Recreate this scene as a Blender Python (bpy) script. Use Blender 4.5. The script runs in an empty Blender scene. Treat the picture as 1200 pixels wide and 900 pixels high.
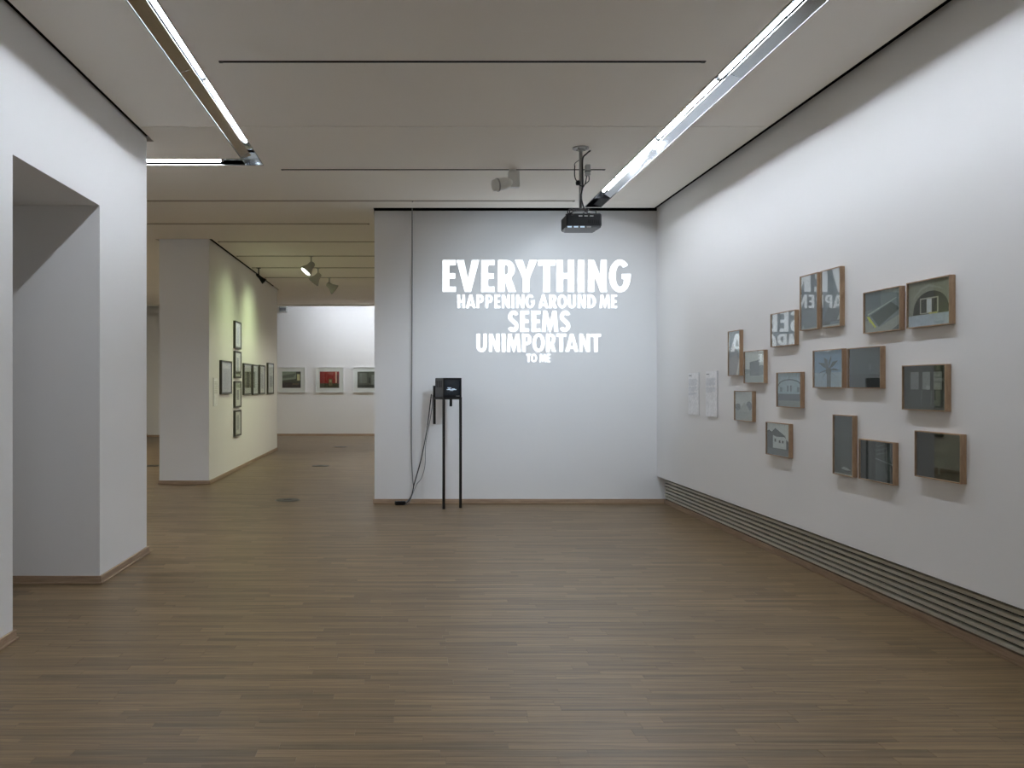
import bpy, math, random
from mathutils import Vector, Matrix
from mathutils.geometry import tessellate_polygon
rng = random.Random(7)
sc = bpy.context.scene
C = sc.collection

# ------------------------------------------------------------------ camera
FPX = 1000.0                       # focal length in pixels of the 1200x900 frame
EYE = 1.5
cam_d = bpy.data.cameras.new('camera')
cam_d.sensor_width = 36.0
cam_d.sensor_fit = 'HORIZONTAL'
cam_d.lens = 36.0 * FPX / 1200.0
cam_d.shift_x = 125.0 / 1200.0     # architectural shift: vanishing point left of centre
cam_d.shift_y = 1.0 / 1200.0
cam = bpy.data.objects.new('camera', cam_d)
cam.location = (0, 0, EYE)
cam.rotation_euler = (math.pi / 2, 0, 0)
C.objects.link(cam)
sc.camera = cam

# ------------------------------------------------------------------ world, exposure, light levels
w = bpy.data.worlds.new('world'); sc.world = w
w.use_nodes = True
w.node_tree.nodes['Background'].inputs[0].default_value = (0, 0, 0, 1)
sc.view_settings.view_transform = 'Standard'
sc.view_settings.look = 'None'
sc.view_settings.gamma = 1.0
sc.view_settings.use_curve_mapping = False
sc.view_settings.exposure = 0.2
TUBE_L = 76.0                      # radiance of the fluorescent tubes
TUBE_COL = (0.87, 0.94, 1.06)
FAR_L = 110.0                       # tubes washing the far wall
TEXT_L = 1.35                       # own glow of the letter meshes, in place of projector light
PROJ_W = 120.0                      # spill of the projector beam
SPOT_W = 46.0                      # track spots on the partition

# ------------------------------------------------------------------ helpers
def lin(r, g=None, b=None):
    if g is None: r, g, b = r
    f = lambda c: (c / 255 / 12.92) if c / 255 <= .04045 else ((c / 255 + .055) / 1.055) ** 2.4
    return (f(r), f(g), f(b), 1.0)

def mesh_obj(name, verts, faces, mat=None, parent=None, smooth=False):
    me = bpy.data.meshes.new(name)
    me.from_pydata([tuple(v) for v in verts], [], faces)
    if smooth:
        me.polygons.foreach_set('use_smooth', [True] * len(me.polygons))
    me.update()
    o = bpy.data.objects.new(name, me)
    C.objects.link(o)
    if mat: me.materials.append(mat)
    if parent: o.parent = parent
    return o

class MB:
    """collects shapes, builds one mesh object"""
    def __init__(s): s.v = []; s.f = []
    def add(s, v, f):
        n = len(s.v); s.v += [Vector(p) for p in v]; s.f += [tuple(i + n for i in q) for q in f]; return s
    def box(s, x0, x1, y0, y1, z0, z1, M=None, bev=0.0):
        if bev > 0:
            b = bev; v = []; idx = {}
            for i, X in enumerate((x0, x1)):
                for j, Y in enumerate((y0, y1)):
                    for k, Z in enumerate((z0, z1)):
                        sx, sy, sz = (1, -1)[i], (1, -1)[j], (1, -1)[k]
                        idx[i, j, k, 0] = len(v); v.append((X, Y + sy * b, Z + sz * b))
                        idx[i, j, k, 1] = len(v); v.append((X + sx * b, Y, Z + sz * b))
                        idx[i, j, k, 2] = len(v); v.append((X + sx * b, Y + sy * b, Z))
            f = []
            q = ((0, 0), (1, 0), (1, 1), (0, 1))
            for i in (0, 1): f.append([idx[i, a, c, 0] for a, c in (q if i else q[::-1])])
            for j in (0, 1): f.append([idx[a, j, c, 1] for a, c in (q if not j else q[::-1])])
            for k in (0, 1): f.append([idx[a, c, k, 2] for a, c in (q if k else q[::-1])])
            for a in (0, 1):
                for c in (0, 1):
                    f.append([idx[0, a, c, 1], idx[1, a, c, 1], idx[1, a, c, 2], idx[0, a, c, 2]])
                    f.append([idx[a, 0, c, 0], idx[a, 1, c, 0], idx[a, 1, c, 2], idx[a, 0, c, 2]])
                    f.append([idx[a, c, 0, 0], idx[a, c, 1, 0], idx[a, c, 1, 1], idx[a, c, 0, 1]])
            for i in (0, 1):
                for j in (0, 1):
                    for k in (0, 1): f.append([idx[i, j, k, t] for t in (0, 1, 2)])
        else:
            v = [(x, y, z) for x in (x0, x1) for y in (y0, y1) for z in (z0, z1)]
            f = [(0, 1, 3, 2), (4, 6, 7, 5), (0, 4, 5, 1), (2, 3, 7, 6), (0, 2, 6, 4), (1, 5, 7, 3)]
        if M is not None: v = [M @ Vector(p) for p in v]
        return s.add(v, f)
    def lathe(s, prof, n=20, M=None, cap=True):
        """prof: list of (r, z); revolved about z"""
        v = []; f = []
        for r, z in prof:
            for i in range(n):
                a = 2 * math.pi * i / n
                v.append(Vector((r * math.cos(a), r * math.sin(a), z)))
        m = len(prof)
        for j in range(m - 1):
            for i in range(n):
                k = (i + 1) % n
                f.append((j * n + i, j * n + k, (j + 1) * n + k, (j + 1) * n + i))
        if cap:
            f.append(tuple(range(n))[::-1]); f.append(tuple((m - 1) * n + i for i in range(n)))
        if M is not None: v = [M @ p for p in v]
        return s.add(v, f)
    def tube(s, pts, r, n=8, smooth_steps=0):
        pts = [Vector(p) for p in pts]
        if smooth_steps:
            P = [pts[0]] + pts + [pts[-1]]; out = []
            for i in range(1, len(P) - 2):
                for k in range(smooth_steps):
                    t = k / smooth_steps
                    a, b, c, d = P[i - 1], P[i], P[i + 1], P[i + 2]
                    out.append(.5 * ((2 * b) + (c - a) * t + (2 * a - 5 * b + 4 * c - d) * t * t + (3 * b - a - 3 * c + d) * t ** 3))
            out.append(pts[-1]); pts = out
        v = []; f = []; up = None
        for i, p in enumerate(pts):
            d = (pts[min(i + 1, len(pts) - 1)] - pts[max(i - 1, 0)]).normalized()
            if up is None:
                up = d.orthogonal().normalized()
            up = (up - d * up.dot(d)).normalized(); sd = d.cross(up)
            for k in range(n):
                a = 2 * math.pi * k / n
                v.append(p + r * (math.cos(a) * up + math.sin(a) * sd))
        for i in range(len(pts) - 1):
            for k in range(n):
                l = (k + 1) % n
                f.append((i * n + k, i * n + l, (i + 1) * n + l, (i + 1) * n + k))
        f.append(tuple(range(n))[::-1]); f.append(tuple((len(pts) - 1) * n + k for k in range(n)))
        return s.add(v, f)
    def prism(s, loops, y0, y1):
        """filled polygon (outer loop + holes) in the x-z plane, from y0 (front) to y1"""
        lp = [[Vector((p[0], p[1], 0)) for p in l] for l in loops]
        tri = tessellate_polygon(lp)
        flat = [p for l in lp for p in l]; n = len(flat)
        v = [(p.x, y0, p.y) for p in flat] + [(p.x, y1, p.y) for p in flat]
        f = []
        for t in tri:
            a, b, c = (flat[i] for i in t)
            if (b - a).cross(c - a).z < 0: t = t[::-1]
            f.append(tuple(t)); f.append(tuple(i + n for i in t[::-1]))
        k = 0
        for l in lp:
            for i in range(len(l)):
                j = (i + 1) % len(l)
                f.append((k + i, k + i + n, k + j + n, k + j))
            k += len(l)
        return s.add(v, f)
    def build(s, name, mat=None, parent=None, smooth=False):
        return mesh_obj(name, s.v, s.f, mat, parent, smooth)

def tag(o, label=None, cat=None, group=None, kind=None):
    if label: o['label'] = label
    if cat: o['category'] = cat
    if group: o['group'] = group
    if kind: o['kind'] = kind
    return o

def empty(name, loc=(0, 0, 0), rz=0.0):
    o = bpy.data.objects.new(name, None)
    o.empty_display_size = .1
    o.location = loc; o.rotation_euler = (0, 0, rz)
    C.objects.link(o)
    return o

def struct(o, label, cat):
    return tag(o, label, cat, kind='structure')

# ------------------------------------------------------------------ materials
MAT = {}
def mat(name, col, rough=.6, metal=0.0, spec=.5, bump=0.0, bscale=60, var=0.0, vscale=3.0, emit=None, estr=0.0):
    m = bpy.data.materials.new(name); m.use_nodes = True
    nt = m.node_tree; p = nt.nodes['Principled BSDF']
    p.inputs['Base Color'].default_value = tuple(col)[:3] + (1,)
    p.inputs['Roughness'].default_value = rough
    p.inputs['Metallic'].default_value = metal
    p.inputs['Specular IOR Level'].default_value = spec
    tc = nt.nodes.new('ShaderNodeTexCoord')
    if var > 0:
        n = nt.nodes.new('ShaderNodeTexNoise'); n.inputs['Scale'].default_value = vscale; n.inputs['Detail'].default_value = 4
        r = nt.nodes.new('ShaderNodeMapRange')
        r.inputs['To Min'].default_value = 1 - var; r.inputs['To Max'].default_value = 1 + var
        mx = nt.nodes.new('ShaderNodeMix'); mx.data_type = 'RGBA'; mx.blend_type = 'MULTIPLY'; mx.inputs['Factor'].default_value = 1
        mx.inputs['A'].default_value = tuple(col)[:3] + (1,)
        nt.links.new(tc.outputs['Object'], n.inputs['Vector'])
        nt.links.new(n.outputs['Fac'], r.inputs['Value'])
        nt.links.new(r.outputs['Result'], mx.inputs['B'])
        nt.links.new(mx.outputs['Result'], p.inputs['Base Color'])
    if bump > 0:
        n = nt.nodes.new('ShaderNodeTexNoise'); n.inputs['Scale'].default_value = bscale; n.inputs['Detail'].default_value = 3
        b = nt.nodes.new('ShaderNodeBump'); b.inputs['Strength'].default_value = bump; b.inputs['Distance'].default_value = .01
        nt.links.new(tc.outputs['Object'], n.inputs['Vector'])
        nt.links.new(n.outputs['Fac'], b.inputs['Height'])
        nt.links.new(b.outputs['Normal'], p.inputs['Normal'])
    if emit:
        p.inputs['Emission Color'].default_value = tuple(emit)[:3] + (1,)
        p.inputs['Emission Strength'].default_value = estr
    MAT[name] = m
    return m

M_WALL = mat('wall_paint', (.86, .85, .83), .85, spec=.2, bump=.05, bscale=180, var=.012, vscale=.8)
M_CEIL = mat('ceiling_paint', (.92, .885, .82), .9, spec=.15, bump=.03, bscale=150)
M_DARK = mat('plenum_black', (.012, .012, .012), .9, spec=.1)
M_GAP = mat('dark_joint', (.03, .024, .018), .8)
M_METAL = mat('reflector_metal', (.72, .75, .77), .14, metal=1.0, bump=.02, bscale=4)
M_FOIL = mat('crumpled_foil', (.88, .91, .95), .05, metal=1.0, bump=.16, bscale=5)
M_TRIM = mat('brushed_rim', (.22, .22, .21), .42, metal=1.0, bump=.04, bscale=200)
M_TUBE = mat('tube_glow', (1, 1, 1), .4, emit=TUBE_COL, estr=TUBE_L)
M_TUBEF = mat('far_tube_glow', (1, 1, 1), .4, emit=TUBE_COL, estr=FAR_L)
M_TUBE_ADDED = mat('added_tube_glow', (1, 1, 1), .4, emit=(1.0, .97, .80), estr=148.0)  # glow of the unseen tubes added to brighten the next room
M_CAP = mat('tube_cap', (.5, .5, .48), .4, metal=.8)
M_BLACK = mat('black_plastic', (.008, .008, .009), .45, spec=.2, var=.15, vscale=20)
M_BLACKM = mat('black_steel', (.022, .019, .017), .38, metal=.4, bump=.03, bscale=120)
M_GREYP = mat('grey_plastic', (.11, .115, .12), .45)
M_LGREY = mat('pale_grey_plastic', (.42, .42, .40), .5)
M_WHITEP = mat('white_enamel', (.74, .74, .70), .45)
M_CORD = mat('grey_cord', (.20, .20, .20), .55)
M_CORDB = mat('black_cord', (.02, .02, .02), .5)
M_SLAT = mat('slat_metal', (.60, .58, .49), .42, metal=.2, bump=.02, bscale=90)
M_WFRAME = mat('white_frame', (.86, .86, .84), .5)
M_MATB = mat('passepartout', (.88, .88, .85), .9)
M_DFRAME = mat('dark_olive_frame', (.06, .058, .042), .5)
M_TEXT = mat('letter_glow', (.8, .8, .8), .9, emit=(.93, .97, 1.0), estr=TEXT_L)  # letters emit light themselves, replacing a projected image
M_SOCKET = mat('socket_lid', (.06, .058, .052), .4, metal=.6)
M_SPOTL = mat('spot_lens', (1, 1, 1), .4, emit=(.95, 1.0, .88), estr=6.0)
M_SPOTG = mat('spot_body_grey', (.42, .42, .38), .5)
M_BLUEGLOW = mat('bluish_glow', (.1, .1, .1), .4, emit=(.62, .80, 1.0), estr=.75)
M_LABEL = mat('label_board', (.78, .78, .77), .7)

def wood(name, c0, c1, rough=.45, scale=(1.2, 22, 22), plank=False):
    m = bpy.data.materials.new(name); m.use_nodes = True
    nt = m.node_tree; L = nt.links; p = nt.nodes['Principled BSDF']
    tc = nt.nodes.new('ShaderNodeTexCoord'); mp = nt.nodes.new('ShaderNodeMapping')
    mp.inputs['Scale'].default_value = scale
    gm = nt.nodes.new('ShaderNodeNewGeometry'); oi = nt.nodes.new('ShaderNodeObjectInfo')
    ad = nt.nodes.new('ShaderNodeMath'); ad.operation = 'ADD'
    L.new(gm.outputs['Random Per Island'], ad.inputs[0]); L.new(oi.outputs['Random'], ad.inputs[1])
    fr = nt.nodes.new('ShaderNodeMath'); fr.operation = 'FRACT'; L.new(ad.outputs[0], fr.inputs[0])
    mu = nt.nodes.new('ShaderNodeMath'); mu.operation = 'MULTIPLY'; mu.inputs[1].default_value = 37.0; L.new(fr.outputs[0], mu.inputs[0])
    cb = nt.nodes.new('ShaderNodeCombineXYZ'); L.new(mu.outputs[0], cb.inputs[0]); L.new(mu.outputs[0], cb.inputs[2])
    L.new(cb.outputs[0], mp.inputs['Location'])
    L.new(tc.outputs['Object'], mp.inputs['Vector'])
    n1 = nt.nodes.new('ShaderNodeTexNoise'); n1.inputs['Scale'].default_value = 1.6; n1.inputs['Detail'].default_value = 6; n1.inputs['Distortion'].default_value = .7
    L.new(mp.outputs[0], n1.inputs['Vector'])
    n2 = nt.nodes.new('ShaderNodeTexNoise'); n2.inputs['Scale'].default_value = 9; n2.inputs['Detail'].default_value = 3
    L.new(mp.outputs[0], n2.inputs['Vector'])
    rp = nt.nodes.new('ShaderNodeValToRGB'); e = rp.color_ramp.elements
    e[0].position = .36; e[0].color = c0; e[1].position = .66; e[1].color = c1
    mixf = nt.nodes.new('ShaderNodeMath'); mixf.operation = 'MULTIPLY_ADD'; mixf.inputs[1].default_value = .30
    L.new(n2.outputs['Fac'], mixf.inputs[0])
    sc7 = nt.nodes.new('ShaderNodeMath'); sc7.operation = 'MULTIPLY'; sc7.inputs[1].default_value = .70; L.new(n1.outputs['Fac'], sc7.inputs[0])
    L.new(sc7.outputs[0], mixf.inputs[2]); L.new(mixf.outputs[0], rp.inputs['Fac'])
    mr = nt.nodes.new('ShaderNodeMapRange'); mr.inputs['To Min'].default_value = .80 if plank else .95; mr.inputs['To Max'].default_value = 1.22 if plank else 1.05
    L.new(fr.outputs[0], mr.inputs['Value'])
    mx = nt.nodes.new('ShaderNodeMix'); mx.data_type = 'RGBA'; mx.blend_type = 'MULTIPLY'; mx.inputs['Factor'].default_value = 1
    L.new(rp.outputs['Color'], mx.inputs['A']); L.new(mr.outputs['Result'], mx.inputs['B'])
    L.new(mx.outputs['Result'], p.inputs['Base Color'])
    p.inputs['Roughness'].default_value = rough
    p.inputs['Specular IOR Level'].default_value = .34 if plank else .5
    b = nt.nodes.new('ShaderNodeBump'); b.inputs['Strength'].default_value = .06; b.inputs['Distance'].default_value = .002
    L.new(n2.outputs['Fac'], b.inputs['Height']); L.new(b.outputs['Normal'], p.inputs['Normal'])
    MAT[name] = m
    return m

M_FLOOR = wood('oak_strip', (.120, .078, .037, 1), (.262, .180, .094, 1), .38, (.8, 24, 24), plank=True)
M_BASE = wood('oak_skirting', (.29, .195, .125, 1), (.46, .33, .22, 1), .5, (2, 2, 30))
M_OAK = wood('oak_frame', (.30, .19, .11, 1), (.48, .33, .20, 1), .5, (14, 14, 3))

def glass_mat():
    m = bpy.data.materials.new('picture_glass'); m.use_nodes = True
    nt = m.node_tree; nt.nodes.remove(nt.nodes['Principled BSDF'])
    out = nt.nodes['Material Output']
    fz = nt.nodes.new('ShaderNodeFresnel')
    ge = nt.nodes.new('ShaderNodeNewGeometry'); io = nt.nodes.new('ShaderNodeMapRange')   # same reflectance from both faces of the pane
    io.inputs['To Min'].default_value = 1.5; io.inputs['To Max'].default_value = 1 / 1.5
    nt.links.new(ge.outputs['Backfacing'], io.inputs['Value']); nt.links.new(io.outputs['Result'], fz.inputs['IOR'])
    tr = nt.nodes.new('ShaderNodeBsdfTransparent'); tr.inputs[0].default_value = (.97, .98, .97, 1)
    gl = nt.nodes.new('ShaderNodeBsdfGlossy'); gl.inputs['Roughness'].default_value = .015
    mx = nt.nodes.new('ShaderNodeMixShader')
    nt.links.new(fz.outputs[0], mx.inputs[0]); nt.links.new(tr.outputs[0], mx.inputs[1]); nt.links.new(gl.outputs[0], mx.inputs[2])
    nt.links.new(mx.outputs[0], out.inputs[0])
    return m
M_GLASS = glass_mat()

def print_mat():
    m = bpy.data.materials.new('photo_print'); m.use_nodes = True
    nt = m.node_tree; p = nt.nodes['Principled BSDF']
    at = nt.nodes.new('ShaderNodeAttribute'); at.attribute_name = 'Col'
    tc = nt.nodes.new('ShaderNodeTexCoord'); n = nt.nodes.new('ShaderNodeTexNoise')
    n.inputs['Scale'].default_value = 38; n.inputs['Detail'].default_value = 5
    nt.links.new(tc.outputs['Object'], n.inputs['Vector'])
    r = nt.nodes.new('ShaderNodeMapRange'); r.inputs['To Min'].default_value = .72; r.inputs['To Max'].default_value = 1.28
    nt.links.new(n.outputs['Fac'], r.inputs['Value'])
    mx = nt.nodes.new('ShaderNodeMix'); mx.data_type = 'RGBA'; mx.blend_type = 'MULTIPLY'; mx.inputs['Factor'].default_value = 1
    nt.links.new(at.outputs['Color'], mx.inputs['A']); nt.links.new(r.outputs['Result'], mx.inputs['B'])
    nt.links.new(mx.outputs['Result'], p.inputs['Base Color'])
    p.inputs['Roughness'].default_value = .6
    return m
M_PRINT = print_mat()

# ------------------------------------------------------------------ dimensions
XR = 3.18; XL = -2.31; YF = 10.79; ZC = 3.69; YB = -3.0
XFL = -0.39                       # left edge of the projection wall
PX0, PX1, PY0, PY1 = -3.71, -2.96, 12.87, 19.7      # partition in the next room
YFAR = 25.2

# ------------------------------------------------------------------ floor
fl = MB().box(-9.2, 4.2, YB - .2, YFAR + .2, -.06, -.008).build('floor', M_GAP)
struct(fl, 'brown oak strip floor running through both rooms', 'floor')
PWID = .070; PLENS = (.45, .60, .75, .95)
def plank_verts(L):
    b = .0006; g = .00025; h = PWID / 2
    v = [(g, -h + g, -.008), (L - g, -h + g, -.008), (L - g, h - g, -.008), (g, h - g, -.008),
         (g, -h + g, -b), (L - g, -h + g, -b), (L - g, h - g, -b), (g, h - g, -b),
         (g + b, -h + g + b, 0), (L - g - b, -h + g + b, 0), (L - g - b, h - g - b, 0), (g + b, h - g - b, 0)]
    f = []
    for k in (0, 4):
        for i in range(4):
            j = (i + 1) % 4
            f.append((k + i, k + j, k + 4 + j, k + 4 + i))
    f.append((8, 9, 10, 11))
    return v, f
plank_me = {}
for L_ in PLENS:
    v, f = plank_verts(L_)
    me = bpy.data.meshes.new('plank'); me.from_pydata(v, [], f); me.update(); me.materials.append(M_FLOOR)
    plank_me[L_] = me
n_ind = 0
rest = MB()
y = YB
while y < YFAR:
    yc = y + PWID / 2
    if yc < YF: xa, xb = XL - (2.0 if 5.0 < yc < 6.5 else .1), 3.29
    if yc > 7.5: xa = -9.1
    if yc > YF: xb = 4.1
    if yc > 8.5 and yc <= YF: xb = 3.29
    x = xa - rng.uniform(0, .9)
    step_fine = yc < 12.5
    while x < xb:
        L_ = rng.choice(PLENS) if step_fine else rng.choice(PLENS) * 1.0
        vis = yc > 3.28 and x + L_ > max(-.48 * yc, XL) and x < min(.73 * yc, 3.3)
        if vis and n_ind < 298:
            o = bpy.data.objects.new('plank', plank_me[L_]); C.objects.link(o)
            o.parent = fl; o.location = (x, yc, 0); n_ind += 1
        else:
            v, f = plank_verts(L_)
            dz = rng.uniform(-.0004, 0)
            rest.add([(p[0] + x, p[1] + yc, p[2] + (dz if p[2] > -.005 else 0)) for p in v], f)
        x += L_
    y += PWID
ro = rest.build('plank_field', M_FLOOR, fl); tag(ro, kind='stuff')

# round floor sockets
for i, (sx, sy, lab) in enumerate(((-1.53, 11.1, 'dark round floor socket nearest the projection wall'),
                                   (-1.57, 15.8, 'dark round floor socket between the two others beyond the doorway'),
                                   (-1.57, 20.6, 'dark round floor socket nearest the far picture wall'),
                                   (-4.72, 15.8, 'dark floor socket seen between the left wall and the pale partition'))):
    s = empty('floor_socket', (sx, sy, 0)); tag(s, lab, 'floor socket', 'floor sockets in the next room')
    MB().lathe([(.165, 0), (.165, .003), (.155, .005)], 28).build('rim', M_TRIM if i == 0 else M_SOCKET, s)
    MB().lathe([(.150, .0052), (.148, .008)], 28).build('lid', M_SOCKET, s)
    MB().box(-.05, .05, -.012, .012, .008, .0105).build('lift_tab', M_BLACKM, s)

# ------------------------------------------------------------------ ceiling
ce = MB().box(-9.2, 4.2, YB - .2, YFAR + .2, 4.25, 4.35).build('ceiling', M_DARK)
struct(ce, 'dim white panelled ceiling with dark shadow gaps along the walls', 'ceiling')
LS = (-1.588, -1.413); LARM = (8.27, 8.50); RS = (2.205, 2.41); RSY = 10.52
holes = [(LS[0], LS[1], 1.5, LARM[1]), (-7.0, LS[1], LARM[0], LARM[1]), (RS[0], RS[1], 1.5, RSY),
         (-99, XL + .045, -99, 7.685), (XFL - .012, 99, 10.56, 11.6),
         (PX0 - .05, PX1 + .05, PY0 - .05, PY1 + .06), (XR - .097, 99, -99, 11.0), (.75, .95, 13.2, 19.38), (-6.95, -6.75, 12.2, 19.9),  # last two: slots for the added next-room lights
         (-1.25, 2.02, 5.768, 5.792), (-1.25, 2.02, 8.668, 8.692), (-1.25, 2.02, 2.868, 2.892)]
rows = [-3.0, 1.43, 4.33, 7.23, 10.14, 11.59, 13.04, 14.49, 15.94, 17.39, 18.84, 20.29, 21.74, 23.35]
def panel_mesh(x0, x1, y0, y1, z0, z1):
    xs = {x0, x1}; ys = {y0, y1}
    hs = [h for h in holes if h[0] < x1 and h[1] > x0 and h[2] < y1 and h[3] > y0]
    for h in hs:
        for t in h[:2]:
            if x0 < t < x1: xs.add(t)
        for t in h[2:]:
            if y0 < t < y1: ys.add(t)
    xs = sorted(xs); ys = sorted(ys); cells = set()
    for i in range(len(xs) - 1):
        for j in range(len(ys) - 1):
            cx, cy = (xs[i] + xs[i + 1]) / 2, (ys[j] + ys[j + 1]) / 2
            if not any(h[0] < cx < h[1] and h[2] < cy < h[3] for h in hs): cells.add((i, j))
    vi = {}; v = []; f = []
    def V(i, j, k):
        if (i, j, k) not in vi:
            vi[i, j, k] = len(v); v.append((xs[i], ys[j], (z0, z1)[k]))
        return vi[i, j, k]
    for i, j in cells:
        f.append((V(i, j, 0), V(i, j + 1, 0), V(i + 1, j + 1, 0), V(i + 1, j, 0)))
        f.append((V(i, j, 1), V(i + 1, j, 1), V(i + 1, j + 1, 1), V(i, j + 1, 1)))
        for (di, dj, a, b) in ((-1, 0, (i, j), (i, j + 1)), (1, 0, (i + 1, j + 1), (i + 1, j)), (0, -1, (i + 1, j), (i, j)), (0, 1, (i, j + 1), (i + 1, j + 1))):
            if (i + di, j + dj) not in cells:
                f.append((V(*a, 0), V(*a, 1), V(*b, 1), V(*b, 0)))
    return v, f
for r in range(len(rows) - 1):
    y0, y1 = rows[r], rows[r + 1]
    xr = XR - .097 if y1 < 10.6 else 4.1
    xl = XL + .045 if y1 < 7.3 else -9.1
    g = .006
    v, f = panel_mesh(xl, xr, y0 + (.011 if y0 == 7.23 else g), y1 - g, ZC, ZC + .05)
    o = mesh_obj('ceiling_panel', v, f, M_CEIL, ce)
    bv = o.modifiers.new('edge', 'BEVEL'); bv.width = .002; bv.segments = 1; bv.limit_method = 'ANGLE'
# narrow recessed tracks
for y_, nm in ((5.78, 'nearest the camera'), (8.68, 'carrying the white spotlight')):
    t = empty('lighting_track', ((-1.25 + 2.02) / 2, y_, ZC))
    tag(t, 'dark recessed lighting track in the ceiling, ' + nm, 'track', 'lighting tracks let into the ceiling')
    m = MB(); m.box(-1.635, 1.635, -.012, -.009, -.004, .05).box(-1.635, 1.635, .009, .012, -.004, .05).box(-1.635, 1.635, -.009, .009, .045, .05)
    m.build('channel', M_BLACKM, t)
    MB().box(-1.60, 1.60, -.004, .004, .035, .045).build('conductor_rail', M_TRIM, t)
    for sx in (-1, 1): MB().box(sx * 1.635 - .012, sx * 1.635 + .012, -.014, .014, -.006, .002).build('end_cap', M_BLACKM, t)

M_TRACK = mat('brown_grey_track', (.36, .33, .27), .6)
for k, (y_, x0, x1) in enumerate(((10.14, -3.4, 2.0), (11.59, -6.5, -.5), (13.04, -2.85, 2.0), (14.49, -2.85, .5), (15.94, -2.85, .5), (17.39, -2.85, .5))):
    t = empty('ceiling_track', ((x0 + x1) / 2, y_, ZC)); h = (x1 - x0) / 2
    tag(t, 'thin surface track across the ceiling, %s counted from the white spotlight towards the far wall' % ('first', 'second', 'third', 'fourth', 'fifth', 'sixth')[k], 'track', 'thin tracks across the ceiling')
    MB().box(-h, h, -.016, .016, -.009, -.0002, bev=.002).build('channel', M_TRACK, t)
    for sx in (-1, 1): MB().box(sx * h - .012, sx * h + .012, -.018, .018, -.013, -.0002).build('end_cap', M_TRACK, t)

# ------------------------------------------------------------------ recessed tube lights
def slot_segment(parent, a0, a1, b0, b1, axis, depth=.056, mats=M_METAL, ends=(True, True)):
    """metal trough over a slot; a = along, b = across"""
    def bx(m, A0, A1, B0, B1, z0, z1):
        if axis == 'y': m.box(B0, B1, A0, A1, z0, z1)
        else: m.box(A0, A1, B0, B1, z0, z1)
    t = .004
    for nm, (B0, B1, z0, z1) in (('reflector_side', (b0 - t, b0, ZC + .001, ZC + depth)), ('reflector_side', (b1, b1 + t, ZC + .001, ZC + depth)),
                                 ('reflector_top', (b0 - t, b1 + t, ZC + depth, ZC + depth + t))):
        m = MB(); bx(m, a0, a1, B0, B1, z0, z1); m.build(nm, mats, parent)
    for k, e in enumerate(ends):
        if e:
            m = MB(); A = (a0, a0 + t) if k == 0 else (a1 - t, a1)
            bx(m, A[0], A[1], b0 - t, b1 + t, ZC + .001, ZC + depth); m.build('end_plate', mats, parent)
def wash_segment(parent, y0, y1, xin, xout, mats, ends=(False, False)):
    """trough along y with a polished reflector rising from the room side (xin) to the wall side (xout)"""
    t = .003; sg = 1 if xout > xin else -1; zt = ZC + .075
    def q(name, prof, mt):
        v = [(x, y0, z) for x, z in prof] + [(x, y1, z) for x, z in prof]; n = len(prof)
        MB().add(v, [tuple(range(n))[::-1], tuple(range(n, 2 * n))] + [(i, (i + 1) % n, (i + 1) % n + n, i + n) for i in range(n)]).build(name, mt, parent)
    xm = xout - sg * .092
    q('reflector_top', [(xin, zt), (xout, zt), (xout, zt + t), (xin, zt + t)], mats)
    q('reflector_wing', [(xm, ZC + .032), (xout, ZC + .003), (xout, ZC + .006), (xm, ZC + .035)], mats)
    q('reflector_side', [(xin, ZC + .001), (xin, zt), (xin - sg * t, zt), (xin - sg * t, ZC + .001)], mats)
    q('reflector_side', [(xout, ZC + .001), (xout, zt), (xout + sg * t, zt), (xout + sg * t, ZC + .001)], mats)
    for k, e in enumerate(ends):
        if e:
            yy = (y0, y0 + t) if k == 0 else (y1 - t, y1)
            MB().box(min(xin, xout), max(xin, xout), yy[0], yy[1], ZC + .001, ZC + .10).build('end_plate', mats, parent)
def rim_bars(parent, a0, a1, b0, b1, axis, ends=(0, 0)):
    for B in (b0, b1):
        m = MB()
        lo, hi = (B - .002, B + .004) if B == b0 else (B - .004, B + .002)
        if axis == 'y': m.box(lo, hi, a0, a1, ZC - .004, ZC + .003)
        else: m.box(a0, a1, lo, hi, ZC - .004, ZC + .003)
        m.build('rim', M_TRIM, parent)
def lamp_tube(parent, p0, p1, r=.014, m=M_TUBE):
    p0, p1 = Vector(p0), Vector(p1); d = (p1 - p0).normalized()
    o = MB().tube([p0 + d * .02, p1 - d * .02], r, 10).build('tube', m, parent, True)
    for q, s in ((p0, 1), (p1, -1)):
        MB().tube([q, q + d * s * .025], r + .001, 10).build('tube_cap', M_CAP, parent, True)
    return o

L = empty('recessed_tube_light', (0, 0, 0))
tag(L, 'L-shaped recessed ceiling light with bare white tubes near the left wall', 'ceiling light')
wash_segment(L, 1.5, 6.0, LS[1], LS[0], M_METAL, (True, False))
wash_segment(L, 6.006, LARM[0], LS[1], LS[0], M_METAL)
slot_segment(L, LARM[0], LARM[1], LS[0], LS[1], 'y', ends=(False, True))
slot_segment(L, -7.0, LS[0] - .005, LARM[0], LARM[1], 'x', ends=(True, False))
rim_bars(L, 1.5, LARM[0], LS[0], LS[1], 'y'); 
m = MB(); m.box(LS[1] - .004, LS[1] + .002, LARM[0], LARM[1], ZC - .004, ZC + .003); m.build('rim', M_TRIM, L)
rim_bars(L, -7.0, LS[1], LARM[0], LARM[1], 'x')
tx = -1.468; tz = ZC + .045
for y0 in (1.66, 3.18, 4.70): lamp_tube(L, (tx, y0, tz), (tx, y0 + 1.5, tz))
lamp_tube(L, (tx, 6.22, tz), (tx, 7.86, tz))
for x1 in (-1.80, -3.32, -4.84): lamp_tube(L, (x1, 8.44, ZC + .028), (x1 - 1.5, 8.44, ZC + .028))

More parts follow.
